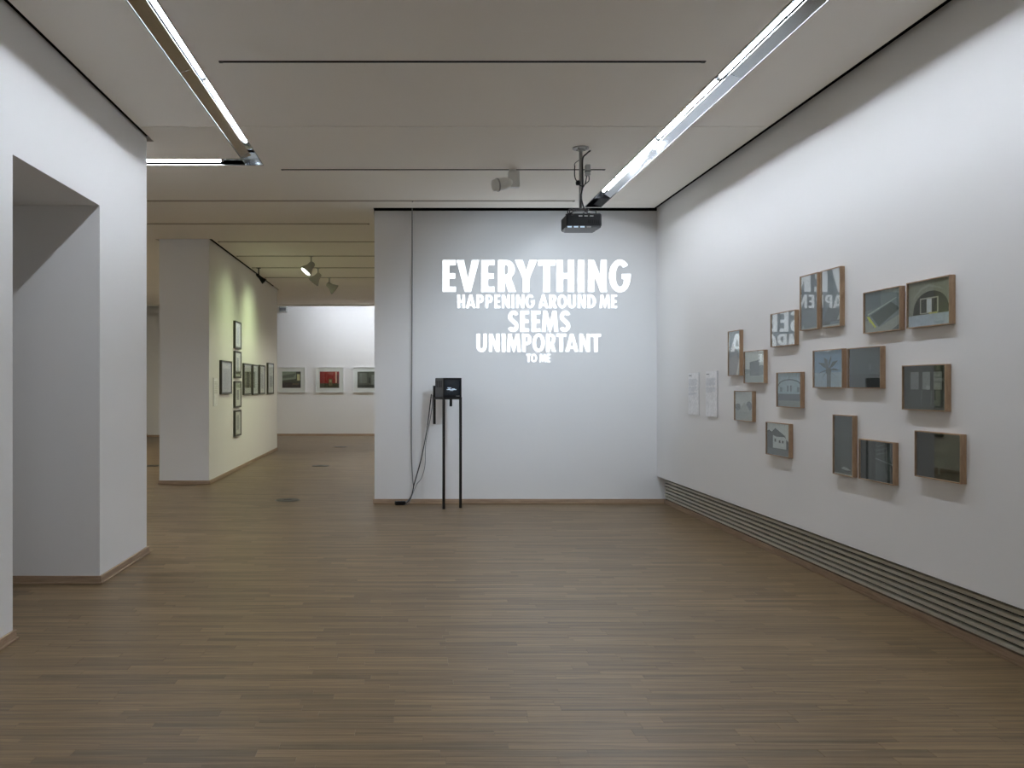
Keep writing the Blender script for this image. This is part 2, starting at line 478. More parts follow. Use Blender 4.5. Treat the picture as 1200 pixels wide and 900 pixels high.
R = empty('recessed_tube_light', (0, 0, 0))
tag(R, 'straight recessed ceiling light trough with metal reflector near the right wall', 'ceiling light')
wash_segment(R, 1.5, 4.72, RS[0], RS[1], M_METAL, (True, False))
wash_segment(R, 4.726, 6.1, RS[0], RS[1], M_METAL)
wash_segment(R, 6.106, 8.6, RS[0], RS[1], M_FOIL)
wash_segment(R, 8.606, 10.02, RS[0], RS[1], M_METAL)
wash_segment(R, 10.026, RSY, RS[0], RS[1], M_BLACK, (True, True))
rim_bars(R, 1.5, RSY, RS[0], RS[1], 'y')
tx = 2.286; tz = ZC + .045
for y0 in (1.66, 3.18, 4.70, 6.22, 7.74): lamp_tube(R, (tx, y0, tz), (tx, y0 + 1.5, tz))
lamp_tube(R, (tx, 9.26, tz), (tx, 9.86, tz))

# troughs added out of sight to brighten the next room
for xi, xo, y0, n, lab in ((.95, .75, 13.2, 4, 'added unseen tube light brightening the next room behind the projection wall'), (-6.75, -6.95, 12.2, 5, 'added unseen tube light brightening the next room behind the partition')):
    Q = empty('recessed_tube_light', (0, 0, 0)); tag(Q, lab, 'ceiling light')
    wash_segment(Q, y0, y0 + n * 1.52 + .1, xi, xo, M_METAL, (True, True))
    rim_bars(Q, y0, y0 + n * 1.52 + .1, xo, xi, 'y')
    for k in range(n): lamp_tube(Q, (xi - .07, y0 + .05 + 1.52 * k, ZC + .045), (xi - .07, y0 + 1.55 + 1.52 * k, ZC + .045), m=M_TUBE_ADDED)

# ------------------------------------------------------------------ walls
m = MB(); HW = 4.2; HT = 3.714
m.box(-4.4, XL, YB, 5.02, 0, HT).box(-4.4, XL, 6.45, 7.62, 0, HT).box(-4.4, XL, 5.02, 6.45, 2.856, HT)
struct(m.build('wall_left', M_WALL), 'thick white left wall with a deep plain opening', 'wall')
struct(MB().box(-4.6, -4.4, 4.6, 6.9, 0, 3.2).build('wall_passage', M_WALL), 'white end wall inside the deep opening of the left wall', 'wall')
struct(MB().box(XR, 3.62, YB, YF, .344, 3.738).build('wall_right', M_WALL), 'long white right wall hung with small framed photographs', 'wall')
struct(MB().box(XFL, 3.62, YF, YF + .35, 0, 3.701).build('wall_front', M_WALL), 'white projection wall ending the room below the ceiling', 'wall')
struct(MB().box(-4.4, 3.62, YB - .2, YB, 0, HW).build('wall_back', M_WALL), 'white wall behind the viewer', 'wall')
struct(MB().box(PX0, PX1, PY0, PY1, 0, 3.70).build('wall_partition', M_WALL), 'free-standing white partition with small frames on its side', 'wall')
struct(MB().box(-9.2, 4.2, YFAR, YFAR + .2, 0, HW).build('wall_far', M_WALL), 'brightly washed far wall of the next room', 'wall')
struct(MB().box(-9.3, -9.1, 7.0, YFAR, 0, HW).build('wall_side', M_WALL), 'white left side wall of the next room', 'wall')
struct(MB().box(4.1, 4.3, 11.1, YFAR, 0, HW).build('wall_side', M_WALL), 'white right side wall of the next room', 'wall')
struct(MB().box(-7.44, -5.2, 24.6, YFAR, 0, 3.72).build('wall_pier', M_WALL), 'shallow pale pier in front of the far wall', 'wall')
struct(MB().box(-9.3, -4.4, 6.8, 7.0, 0, HW).build('wall_return', M_WALL), 'white return wall behind the thick left wall', 'wall')
# ceiling ledge and light recess before the far wall
struct(MB().box(-9.1, 4.1, 23.36, 23.42, ZC - .03, 4.2).build('trim_1', M_CEIL), 'pale ceiling edge in front of the far wall', 'trim')
FW = empty('wall_washer', (.5, 23.62, ZC))
tag(FW, 'row of light tubes in the recess above the far picture wall', 'ceiling light')
MB().box(-3.3, 3.3, -.08, .10, .24, .26).build('bracket', M_WHITEP, FW)
for k in range(4):
    a = -3.2 + 1.6 * k
    lamp_tube(FW, (a, 0, .20), (a + 1.55, 0, .20), m=M_TUBEF)

# skirting boards
def base(name, lab, *boxes):
    m = MB()
    for (x0, x1, y0, y1) in boxes: m.box(x0, x1, y0, y1, 0, .058, bev=.002)
    return struct(m.build(name, M_BASE), lab, 'baseboard')
T = .016
base('baseboard_left', 'oak skirting around the thick left wall', (XL, XL + T, YB, 5.02 + T), (-4.4, XL, 5.02, 5.02 + T),
     (-4.4, XL, 6.45 - T, 6.45), (XL, XL + T, 6.45 - T, 7.62 + T), (-4.4, XL, 7.62, 7.62 + T))
base('baseboard_front', 'oak skirting along the projection wall', (XFL - T, 3.29, YF - T, YF), (XFL - T, XFL, YF, YF + .35))
base('baseboard_right', 'oak skirting below the wall grille', (3.272, 3.30, YB, YF - T))
base('baseboard_partition', 'oak skirting around the free-standing partition', (PX0 - T, PX1 + T, PY0 - T, PY0), (PX1, PX1 + T, PY0, PY1), (PX0 - T, PX0, PY0, PY1))
base('baseboard_far', 'thin oak skirting along the far wall', (-5.2, 4.1, YFAR - T, YFAR), (-7.44 - T, -5.2, 24.6 - T, 24.6), (-9.1, -7.44, YFAR - T, YFAR))
for nm, x0, x1, y0, y1 in (('trim_3', XL + T, XL + T + .012, 6.45 - T - .012, 7.64), ('trim_4', XL + T, XL + T + .012, YB, 5.045)):
    struct(MB().box(x0, x1, y0, y1, 0, .012, bev=.002).build(nm, M_BASE), 'thin oak shoe strip at the foot of the left skirting, %s end' % ('far' if nm == 'trim_3' else 'near'), 'trim')
struct(MB().box(-4.4, XL + T, 6.45 - T - .012, 6.45 - T, 0, .012, bev=.002).build('trim_5', M_BASE), 'thin oak shoe strip inside the deep opening', 'trim')

# ------------------------------------------------------------------ ventilation grille
struct(MB().box(3.42, 3.62, YB, YF, 0, .344).build('wall_recess', M_DARK), 'dark back of the grille recess', 'wall')
G = empty('ventilation_grille', (3.285, 0, .06))
tag(G, 'long low metal grille of horizontal slats under the right wall', 'grille')
for k in range(6):
    z = .022 + k * .041
    pr = [(-.012, z - .013), (.004, z - .016), (.020, z + .004), (.020, z + .010), (-.002, z + .013), (-.012, z + .008)]
    m = MB()
    y0, y1 = YB + .02, YF - T - .02
    v = [(px, y0, pz) for px, pz in pr] + [(px, y1, pz) for px, pz in pr]
    n = len(pr)
    m.add(v, [tuple(range(n))[::-1], tuple(range(n, 2 * n))] + [(i, (i + 1) % n, (i + 1) % n + n, i + n) for i in range(n)])
    m.build('slat', M_SLAT, G)
MB().box(-.014, .03, YF - T - .02, YF - T - .002, 0, .283).build('end_stile', M_WFRAME, G)
for yy in (-1.5, .5, 2.5, 4.5, 6.5, 8.5): MB().box(.03, .06, yy - .01, yy + .01, 0, .27).build('bracket', M_BLACKM, G)

# ------------------------------------------------------------------ lettering
def arc(cx, cy, rx, ry, a0, a1, n=12):
    return [(cx + rx * math.cos(math.radians(a0 + (a1 - a0) * i / n)), cy + ry * math.sin(math.radians(a0 + (a1 - a0) * i / n))) for i in range(n + 1)]
def s_glyph():
    c = arc(.28, .71, .165, .20, 22, 205, 14) + arc(.26, .29, .165, .20, 25, -158, 14)
    h = .094; L1 = []; R1 = []
    for i, p in enumerate(c):
        a = c[max(i - 1, 0)]; b = c[min(i + 1, len(c) - 1)]
        dx, dy = b[0] - a[0], b[1] - a[1]; l = math.hypot(dx, dy)
        L1.append((p[0] - dy / l * h, p[1] + dx / l * h)); R1.append((p[0] + dy / l * h, p[1] - dx / l * h))
    return L1 + R1[::-1]
s, t = .225, .175
GLYPH = {
 'E': (.43, [[(0, 0), (.43, 0), (.43, t), (s, t), (s, .412), (.41, .412), (.41, .585), (s, .585), (s, 1 - t), (.43, 1 - t), (.43, 1), (0, 1)]]),
 'V': (.73, [[(0, 1), (.245, 1), (.365, .40), (.485, 1), (.73, 1), (.465, 0), (.265, 0)]]),
 'Y': (.72, [[(0, 1), (.255, 1), (.36, .67), (.465, 1), (.72, 1), (.472, .42), (.472, 0), (.248, 0), (.248, .42)]]),
 'T': (.56, [[(.168, 0), (.392, 0), (.392, .82), (.56, .82), (.56, 1), (0, 1), (0, .82), (.168, .82)]]),
 'H': (.57, [[(0, 0), (.215, 0), (.215, .41), (.355, .41), (.355, 0), (.57, 0), (.57, 1), (.355, 1), (.355, .59), (.215, .59), (.215, 1), (0, 1)]]),
 'I': (.225, [[(0, 0), (s, 0), (s, 1), (0, 1)]]),
 'N': (.60, [[(0, 0), (.20, 0), (.20, .54), (.395, 0), (.60, 0), (.60, 1), (.40, 1), (.40, .46), (.205, 1), (0, 1)]]),
 'R': (.57, [[(0, 0), (.215, 0), (.215, .38), (.335, 0), (.585, 0), (.425, .43)] + arc(.27, .70, .27, .30, -48, 90, 12) + [(0, 1)],
             [(.215, .545), (.215, .84)] + arc(.255, .692, .075, .148, 80, -80, 8)]),
 'P': (.54, [[(0, 0), (.215, 0), (.215, .37), (.27, .37)] + arc(.27, .685, .27, .315, -90, 90, 14) + [(0, 1)],
             [(.215, .535), (.215, .835)] + arc(.255, .685, .075, .15, 80, -80, 8)]),
 'A': (.74, [[(0, 0), (.225, 0), (.258, .16), (.482, .16), (.515, 0), (.74, 0), (.475, 1), (.265, 1)], [(.292, .325), (.448, .325), (.37, .73)]]),
 'O': (.70, [arc(.35, .5, .35, .515, 0, 345, 23), arc(.35, .5, .135, .33, 0, 345, 23)]),
 'U': (.59, [[(0, 1), (.215, 1), (.215, .33)] + arc(.295, .33, .08, .15, 180, 360, 10) + [(.375, 1), (.59, 1)] + arc(.295, .33, .295, .345, 0, -180, 16)]),
 'D': (.63, [[(0, 0), (.22, 0)] + arc(.22, .5, .41, .5, -90, 90, 16) + [(0, 1)], [(.215, .18), (.215, .82)] + arc(.24, .5, .165, .32, 88, -88, 12)]),
 'M': (.79, [[(0, 0), (.195, 0), (.228, .52), (.345, 0), (.445, 0), (.562, .52), (.595, 0), (.79, 0), (.71, 1), (.515, 1), (.395, .47), (.275, 1), (.08, 1)]]),
 'G': (.69, [arc(.35, .5, .35, .515, 40, 357, 24) + [(.70, .57), (.40, .57), (.40, .40), (.475, .40)] + arc(.355, .5, .14, .33, 318, 48, 16)]),
 'S': (.53, [s_glyph()]),
 ' ': (.24, []),
}
KERN = {'EV': .01, 'VE': .05, 'RY': -.04, 'YT': .01, 'TH': .02, 'TA': -.07, 'PO': .03, 'RT': -.01, 'TO': -.01, 'HA': .03, 'AP': .03, 'AR': .03, 'AN': .03, 'OR': .05, 'RO': .03, 'OU': .05, 'UN': .10, 'MP': .05, 'IM': .05, 'EM': .04, 'MS': .04, 'ME': .05, 'NT': .04, 'SE': .05, 'NG': .06}
PT = empty('glowing_text', (0, YF, 0))
tag(PT, 'five lines of self-glowing white capital letters standing in for projected light on the end wall', 'projection')
def inset(loop, d):
    n = len(loop); A = sum(loop[i][0] * loop[(i + 1) % n][1] - loop[(i + 1) % n][0] * loop[i][1] for i in range(n))
    sg = 1 if A > 0 else -1; out = []
    for i in range(n):
        a, b, c = loop[i - 1], loop[i], loop[(i + 1) % n]
        def nrm(p, q):
            dx, dy = q[0] - p[0], q[1] - p[1]; l = math.hypot(dx, dy) or 1e-9
            return (-dy / l * sg, dx / l * sg)
        n1, n2 = nrm(a, b), nrm(b, c)
        k = 1 + n1[0] * n2[0] + n1[1] * n2[1]; k = max(k, .5)
        out.append((b[0] + d * (n1[0] + n2[0]) / k, b[1] + d * (n1[1] + n2[1]) / k))
    return out
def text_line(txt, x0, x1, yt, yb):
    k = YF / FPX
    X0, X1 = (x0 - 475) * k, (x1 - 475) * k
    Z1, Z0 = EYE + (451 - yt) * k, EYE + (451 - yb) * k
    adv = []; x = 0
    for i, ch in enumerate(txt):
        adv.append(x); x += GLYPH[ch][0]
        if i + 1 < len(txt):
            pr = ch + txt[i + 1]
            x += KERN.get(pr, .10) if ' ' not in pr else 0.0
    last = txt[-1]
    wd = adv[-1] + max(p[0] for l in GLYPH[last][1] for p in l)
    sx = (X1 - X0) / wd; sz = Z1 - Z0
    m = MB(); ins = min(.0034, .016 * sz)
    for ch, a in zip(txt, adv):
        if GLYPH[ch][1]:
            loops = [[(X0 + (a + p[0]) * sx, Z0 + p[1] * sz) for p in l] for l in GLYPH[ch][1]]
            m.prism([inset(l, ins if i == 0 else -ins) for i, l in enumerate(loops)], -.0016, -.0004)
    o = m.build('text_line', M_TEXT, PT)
    o['label'] = 'self-glowing words ' + txt.lower()
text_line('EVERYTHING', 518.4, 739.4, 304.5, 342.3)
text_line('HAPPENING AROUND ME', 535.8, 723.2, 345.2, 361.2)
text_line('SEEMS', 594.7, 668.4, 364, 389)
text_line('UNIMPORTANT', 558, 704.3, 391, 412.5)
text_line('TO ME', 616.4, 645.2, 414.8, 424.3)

# ------------------------------------------------------------------ projector on its ceiling pole
PXX, PYY = 1.62, 7.88
P = empty('ceiling_projector', (PXX, PYY, ZC))
tag(P, 'black projector hung from a ceiling pole with dangling cables', 'projector')
m = MB(); m.lathe([(.075, -.012), (.075, 0)], 24).lathe([(.03, -.03), (.03, -.012)], 16)
m.build('ceiling_plate', M_LGREY, P)
for a in range(4):
    MB().box(-.085 + .05 * math.cos(a * 1.571 + .78) + .085, -.085 + .05 * math.cos(a * 1.571 + .78) + .099, .05 * math.sin(a * 1.571 + .78) - .007, .05 * math.sin(a * 1.571 + .78) + .007, -.018, -.011).build('bolt', M_TRIM, P)
MB().tube([(0, 0, -.01), (0, 0, -.575)], .016, 14).build('pole', M_LGREY, P, True)
m = MB(); m.box(-.07, .07, -.05, .05, -.59, -.572, bev=.003)
for sx, sy in ((-.12, -.09), (.12, -.09), (-.12, .09), (.12, .09)):
    m.tube([(sx * .4, sy * .4, -.582), (sx, sy, -.60), (sx, sy, -.632)], .006, 6)
m.build('mount_bracket', M_BLACKM, P)
B0 = -.63
body = MB().box(-.155, .165, -.13, .15, B0 - .125, B0, bev=.012).build('body', M_BLACK, P)
m = MB()   # sloping lower cover
v = [(-.150, -.128, B0 - .112), (.160, -.128, B0 - .112), (.160, .145, B0 - .112), (-.150, .145, B0 - .112),
     (-.172, -.150, B0 - .136), (.150, -.150, B0 - .136), (.120, .06, B0 - .146), (-.140, .06, B0 - .146)]
m.add(v, [(0, 1, 2, 3), (7, 6, 5, 4), (0, 4, 5, 1), (1, 5, 6, 2), (2, 6, 7, 3), (3, 7, 4, 0)])
cov = m.build('lower_cover', mat('dark_grey_shell', (.045, .047, .05), .4), P)
for k in range(4): MB().box(-.150 + .058 * k, -.112 + .058 * k, -.152, -.140, B0 - .134, B0 - .122).build('port', M_BLUEGLOW if k < 3 else M_LGREY, P)  # most ports glow on their own, painting in bluish light at the vents
for k in range(3): MB().box(-.045 + .05 * k, -.012 + .05 * k, -.1325, -.128, B0 - .030, B0 - .022).build('button', M_LGREY, P)
for k in range(6): MB().box(.04 + .018 * k, .05 + .018 * k, -.1318, -.128, B0 - .095, B0 - .060).build('vent_slit', M_DARK, P)
MB().lathe([(.045, 0), (.045, .03), (.038, .034)], 24, Matrix.Translation((-.04, .145, B0 - .05)) @ Matrix.Rotation(-math.pi / 2, 4, 'X')).build('lens', M_GREYP, P)
MB().box(.04, .085, -.03, .02, -.26, -.16, bev=.004).build('junction_box', M_LGREY, P)
MB().box(.038, .087, -.032, .022, -.225, -.218).build('band', M_BLACK, P)
for nm, mt, rr, pts in (('cable', M_CORDB, .0075, [(.09, .01, -.025), (.05, -.01, -.06), (.012, -.022, -.12), (.014, -.024, -.35), (.0, -.026, -.47), (.04, -.02, -.60)]),
                        ('cable', M_CORDB, .005, [(-.055, 0, -.165), (-.057, -.01, -.27), (-.03, -.02, -.33), (.0, -.03, -.36), (.035, -.02, -.34), (.055, 0, -.26)]),
                        ('cable', M_CORDB, .005, [(.075, 0, -.255), (.07, -.02, -.31), (.03, -.03, -.35), (.0, -.03, -.42), (-.005, -.03, -.56)]),
                        ('cable', M_CORD, .004, [(-.06, 0, -.165), (-.05, 0, -.14), (-.016, 0, -.115), (.0, -.016, -.10)]),
                        ('cable', M_CORDB, .006, [(-.05, -.05, -.59), (-.11, -.06, -.58), (-.135, -.08, -.61), (-.125, -.12, -.645), (-.09, -.135, -.64)]),
                        ('cable', M_CORDB, .006, [(.03, -.03, -.57), (.06, -.06, -.59), (.02, -.09, -.615), (.0, -.12, -.63)])):
    MB().tube(pts, rr, 6, 6).build(nm, mt, P, True)
MB().lathe([(.018, -.02), (.022, 0), (.018, .02)], 10, Matrix.Translation((-.03, -.02, -.33))).build('cable_clip', M_BLACK, P, True)
ld = bpy.data.lights.new('projector_beam', 'SPOT'); ld.energy = PROJ_W; ld.color = (.66, .82, 1.0)
ld.spot_size = math.radians(90); ld.spot_blend = 1.0; ld.shadow_soft_size = .02
lo = bpy.data.objects.new('projector_beam', ld); C.objects.link(lo); lo.parent = P
lo.location = (-.04, .20, B0 - .05)
d = Vector((1.66, YF, 1.95)) - Vector((PXX - .04, PYY + .2, ZC + B0 - .05))
lo.rotation_euler = d.to_track_quat('-Z', 'Y').to_euler()

# ------------------------------------------------------------------ track spotlights
def aim(d): return Vector(d).normalized().to_track_quat('Z', 'Y').to_matrix().to_4x4()
W = empty('track_spotlight', (1.09, 8.68, ZC))
tag(W, 'unlit white track spotlight with boxy gear case in front of the projection wall', 'spotlight')
MB().box(-.035, .035, -.014, .014, -.018, 0).build('track_adaptor', M_WHITEP, W)
MB().box(-.045, .07, -.035, .035, -.185, -.018, bev=.006).build('gear_case', M_WHITEP, W)
Mh = Matrix.Translation((-.02, -.005, -.135)) @ aim((-1, -.25, -.22))
MB().lathe([(.035, -.01), (.056, .03), (.062, .06), (.064, .15), (.055, .19), (.045, .192)], 24, Mh).build('lamp_head', M_WHITEP, W, True)
MB().lathe([(.068, .135), (.068, .150)], 24, Mh).build('collar', M_LGREY, W, True)

def small_spot(x, y, dirv, lab, bodym, lit, glow=False, k=1.0):
    W = empty('track_spotlight', (x, y, ZC)); tag(W, lab, 'spotlight', 'small track spots in the next room')
    MB().box(-.04, .04, -.016, .016, -.015, 0).build('track_adaptor', bodym, W)
    MB().tube([(0, 0, -.012), (0, 0, -.15)], .012, 8).build('stem', bodym, W)
    Mh = Matrix.Translation((0, 0, -.16)) @ aim(dirv)
    MB().lathe([(.03 * k, -.06), (.05 * k, -.04), (.062 * k, .04), (.112 * k, .13), (.112 * k, .15), (.10 * k, .15), (.09 * k, .142)], 20, Mh, cap=True).build('lamp_head', bodym, W, True)
    MB().lathe([(.088 * k, .146), (.088 * k, .152)], 20, Mh).build('lens', M_SPOTL if glow else M_GREYP, W)
    if lit:
        ld = bpy.data.lights.new('spot_lamp', 'SPOT'); ld.energy = lit; ld.color = (.80, 1.0, .54)
        ld.spot_size = math.radians(115); ld.spot_blend = 1.0; ld.shadow_soft_size = .09
        lo = bpy.data.objects.new('spot_lamp', ld); C.objects.link(lo); lo.parent = W
        dd = Vector(dirv).normalized()
        lo.location = Vector((0, 0, -.16)) + dd * .175
        lo.rotation_euler = dd.to_track_quat('-Z', 'Y').to_euler()
    return W
small_spot(-1.60, 14.49, (-.62, -.22, -.78), 'lit grey track spot nearest the doorway, lens glowing', M_SPOTG, SPOT_W, True)
small_spot(-1.63, 15.94, (-.64, .10, -.76), 'lit grey track spot, second of the row in the next room', M_SPOTG, SPOT_W * 1.3, True)
small_spot(-1.55, 17.39, (.75, .25, -.60), 'unlit grey track spot turned away to the right, third of the row', M_SPOTG, 0)
small_spot(-2.74, 15.94, (.72, .10, -.70), 'small black track spot beside the top of the partition', M_BLACK, 0, k=.5)

# small box at the top of the far wall
b_ = empty('wall_box', (-3.59, YFAR - .08, 3.64)); tag(b_, 'small pale grey box mounted high on the far wall', 'box')
MB().box(-.12, .10, -.08, .08, 0, .17, bev=.01).build('case', M_LGREY, b_)
MB().box(-.10, .08, -.084, -.078, .03, .12).build('front_panel', M_GREYP, b_)

# ------------------------------------------------------------------ monitor on its stand
TH = math.radians(25)
S = empty('monitor_stand', (.4635, 10.30, 0), TH)
tag(S, 'thin black steel stand with two long and two short legs by the wall', 'stand')
SW, SD = .23, .25; ZT = 1.345; q = .0125
MB().box(-q, q, -q, q, 0, ZT).build('leg', M_BLACKM, S)
MB().box(SW - q, SW + q, -q, q, 0, ZT).build('leg', M_BLACKM, S)
MB().box(-q, q, SD - q, SD + q, 1.016, 1.49).build('leg', M_BLACKM, S)
MB().box(SW - q, SW + q, SD - q, SD + q, 1.232, ZT).build('leg', M_BLACKM, S)
m = MB(); m.box(q, SW - q, -q, q, ZT - .022, ZT).box(q, SW - q, SD - q, SD + q, ZT - .022, ZT).box(-q, q, q, SD - q, ZT - .022, ZT).box(SW - q, SW + q, q, SD - q, ZT - .022, ZT)
m.build('top_frame', M_BLACKM, S)
MB().box(-q, SW + q, -q, SD + q, ZT, ZT + .004).build('shelf', M_BLACKM, S)
mo = Matrix.Rotation(TH, 3, 'Z') @ Vector((-.006, -.016, 0)) + Vector((.4635, 10.30, ZT + .004))
V = empty('box_monitor', mo, TH)
tag(V, 'small boxy black monitor glowing faintly on the thin stand', 'monitor')
MW, MD, MH = .242, .235, .235
MB().box(0, MW, .02, MD, 0, MH, bev=.006).build('case', M_GREYP, V)
m = MB(); b = .016
m.box(0, b, 0, .02, 0, MH).box(MW - b, MW, 0, .02, 0, MH).box(b, MW - b, 0, .02, 0, .03).box(b, MW - b, 0, .02, MH - b, MH)
m.build('bezel', M_BLACK, V)
M_CRT = mat('crt_glass', (.015, .02, .026), .12)
sm = MB(); n = 8; vv = []; ff = []
for i in range(n + 1):
    for j in range(n + 1):
        u, v_ = i / n, j / n
        vv.append((b + u * (MW - 2 * b), .014 - .010 * (1 - (2 * u - 1) ** 2) * (1 - (2 * v_ - 1) ** 2), .03 + v_ * (MH - b - .03)))
for i in range(n):
    for j in range(n): ff.append((i * (n + 1) + j, (i + 1) * (n + 1) + j, (i + 1) * (n + 1) + j + 1, i * (n + 1) + j + 1))
scr = sm.add(vv, ff).build('screen', M_CRT, V, True)
m = MB()
for x0, x1, z0, z1 in ((.05, .10, .112, .118), (.04, .17, .090, .097), (.06, .09, .098, .104), (.11, .15, .099, .106), (.085, .13, .080, .084)):
    m.box(x0, x1, .0015, .0028, z0, z1)
m.build('screen_image', M_BLUEGLOW, scr)
for k in range(3): MB().lathe([(.004, 0), (.004, .004)], 8, Matrix.Translation((.17 + .018 * k, 0, .015)) @ Matrix.Rotation(math.pi / 2, 4, 'X')).build('knob', M_LGREY, V)
for k in range(5): MB().box(-.0008, .002, .06 + .035 * k, .075 + .035 * k, .12, .20).build('vent_slit', M_BLACK, V)

# cables and power strip
pw = empty('power_strip', (-.065, 10.655, 0), math.radians(12)); tag(pw, 'short black power strip on the floor by the wall', 'power strip')
MB().box(-.065, .065, -.03, .03, 0, .048, bev=.006).build('case', M_BLACK, pw)
for k in (-1, 0, 1): MB().lathe([(.017, 0), (.017, .002)], 14, Matrix.Translation((k * .04, 0, .048))).build('socket', M_GREYP, pw)
def px(x, y, Y): return ((x - 475) * Y / FPX, Y, EYE + (451 - y) * Y / FPX)
k1 = MB().tube([px(483.5, 235.5, 10.12), px(483, 250, 10.70), px(483, 330, 10.765), px(482.6, 420, 10.77), px(482, 520, 10.77), px(483.5, 560, 10.76), px(484.5, 572, 10.74), px(481, 583, 10.70), px(474, 589.5, 10.66)], .0065, 8, 8).build('hanging_cable', M_CORD, None, True)
tag(k1, 'grey cable hanging straight down the wall from the ceiling', 'cable')
k2 = MB().tube([px(505.5, 462, 10.55), px(504.5, 470, 10.58), px(500, 505, 10.72), px(493, 540, 10.75), px(486, 565, 10.74), px(482.5, 580, 10.70), px(478, 588, 10.66), px(474, 590, 10.645)], .0065, 8, 8).build('monitor_cable', M_CORDB, None, True)
tag(k2, 'thick black cable slanting from the monitor down to the power strip', 'cable')
k3 = MB().tube([px(507, 463, 10.56), px(506, 480, 10.60), px(499, 520, 10.74), px(498, 545, 10.755), px(494, 560, 10.75), px(488, 568, 10.74), px(484, 578, 10.71), px(479, 590, 10.63), px(474, 591.5, 10.62)], .004, 8, 8).build('monitor_cable', M_CORD, None, True)
tag(k3, 'thin slack cable bulging out beside the thick monitor cable', 'cable')

# ------------------------------------------------------------------ pictures
def draw(name, w_, h_, polys, parent, y0, mt=M_PRINT, th=.002):
    """flat print: first entry is the ground colour; the rest are polygons in 0..1, each a hair above the last"""
    m = MB(); cols = []
    m.box(-w_ / 2, w_ / 2, y0, y0 + th, 0, h_); cols += [polys[0]] * 6
    for i, (c, pts) in enumerate(polys[1:]):
        P_ = [Vector((p[0], p[1], 0)) for p in pts]
        tri = tessellate_polygon([P_])
        vv = [(-w_ / 2 + p.x * w_, y0 - .00025 * (i + 1), p.y * h_) for p in P_]
        ff = []
        for t_ in tri:
            a, b, c_ = (P_[k] for k in t_)
            ff.append(tuple(t_) if (b - a).cross(c_ - a).z > 0 else tuple(t_[::-1]))
        m.add(vv, ff); cols += [c] * len(ff)
    o = m.build(name, mt, parent)
    at = o.data.color_attributes.new('Col', 'FLOAT_COLOR', 'CORNER')
    k = 0
    for pol, c in zip(o.data.polygons, cols):
        l = [min(.9, 1.8 * q ** 1.12) for q in lin(c)[:3]] + [1.0]
        for _ in pol.loop_indices:
            at.data[k].color = l; k += 1
    return o

def R4(x0, x1, y0, y1): return [(x0, y0), (x1, y0), (x1, y1), (x0, y1)]
def ell(cx, cy, rx, ry, a0=0, a1=360, n=18): return [(cx + rx * math.cos(math.radians(a0 + (a1 - a0) * i / n)), cy + ry * math.sin(math.radians(a0 + (a1 - a0) * i / n))) for i in range(n + (0 if a1 - a0 >= 360 else 1))]

def frame(name, lab, group, loc, rz, w_, h_, dep, face, fm, polys, rec=.013, mat_w=0.0, glass=True, cat='picture'):
    e = empty(name, loc, rz); tag(e, lab, cat, group)
    m = MB()
    # moulding of four mitred bars, open front
    xo, xi = w_ / 2, w_ / 2 - face; zo0, zi0, zo1, zi1 = 0, face, h_, h_ - face
    o_ = [(-xo, zo0), (xo, zo0), (xo, zo1), (-xo, zo1)]; i_ = [(-xi, zi0), (xi, zi0), (xi, zi1), (-xi, zi1)]
    v = [(x, -dep, z) for x, z in o_] + [(x, -dep, z) for x, z in i_] + [(x, -.001, z) for x, z in o_] + [(x, -.001, z) for x, z in i_]
    f = []
    for a in range(4):
        b = (a + 1) % 4
        f += [(a, b, b + 4, a + 4), (a + 8, a + 12, b + 12, b + 8), (a, a + 8, b + 8, b), (a + 4, b + 4, b + 12, a + 12)]
    m.add(v, f); m.build('moulding', fm, e)
    iw, ih = 2 * xi, zi1 - zi0
    if mat_w > 0:
        bo = MB().box(-iw / 2, iw / 2, -dep + rec, -.002, zi0, zi1).build('mount_board', M_MATB, e)
        p = draw('print', iw - 2 * mat_w, ih - 2 * mat_w, polys, e, -dep + rec - .0022); p.location.z = zi0 + mat_w
    else:
        p = draw('print', iw, ih, polys, e, -dep + rec); p.location.z = zi0
        MB().box(-iw / 2, iw / 2, -dep + rec + .0022, -.002, zi0, zi1).build('backing', M_GAP, e)
    if glass:
        MB().box(-iw / 2 + .0003, iw / 2 - .0003, -dep + .004, -dep + .006, zi0 + .0003, zi1 - .0003).build('glass', M_GLASS, e)
    return e

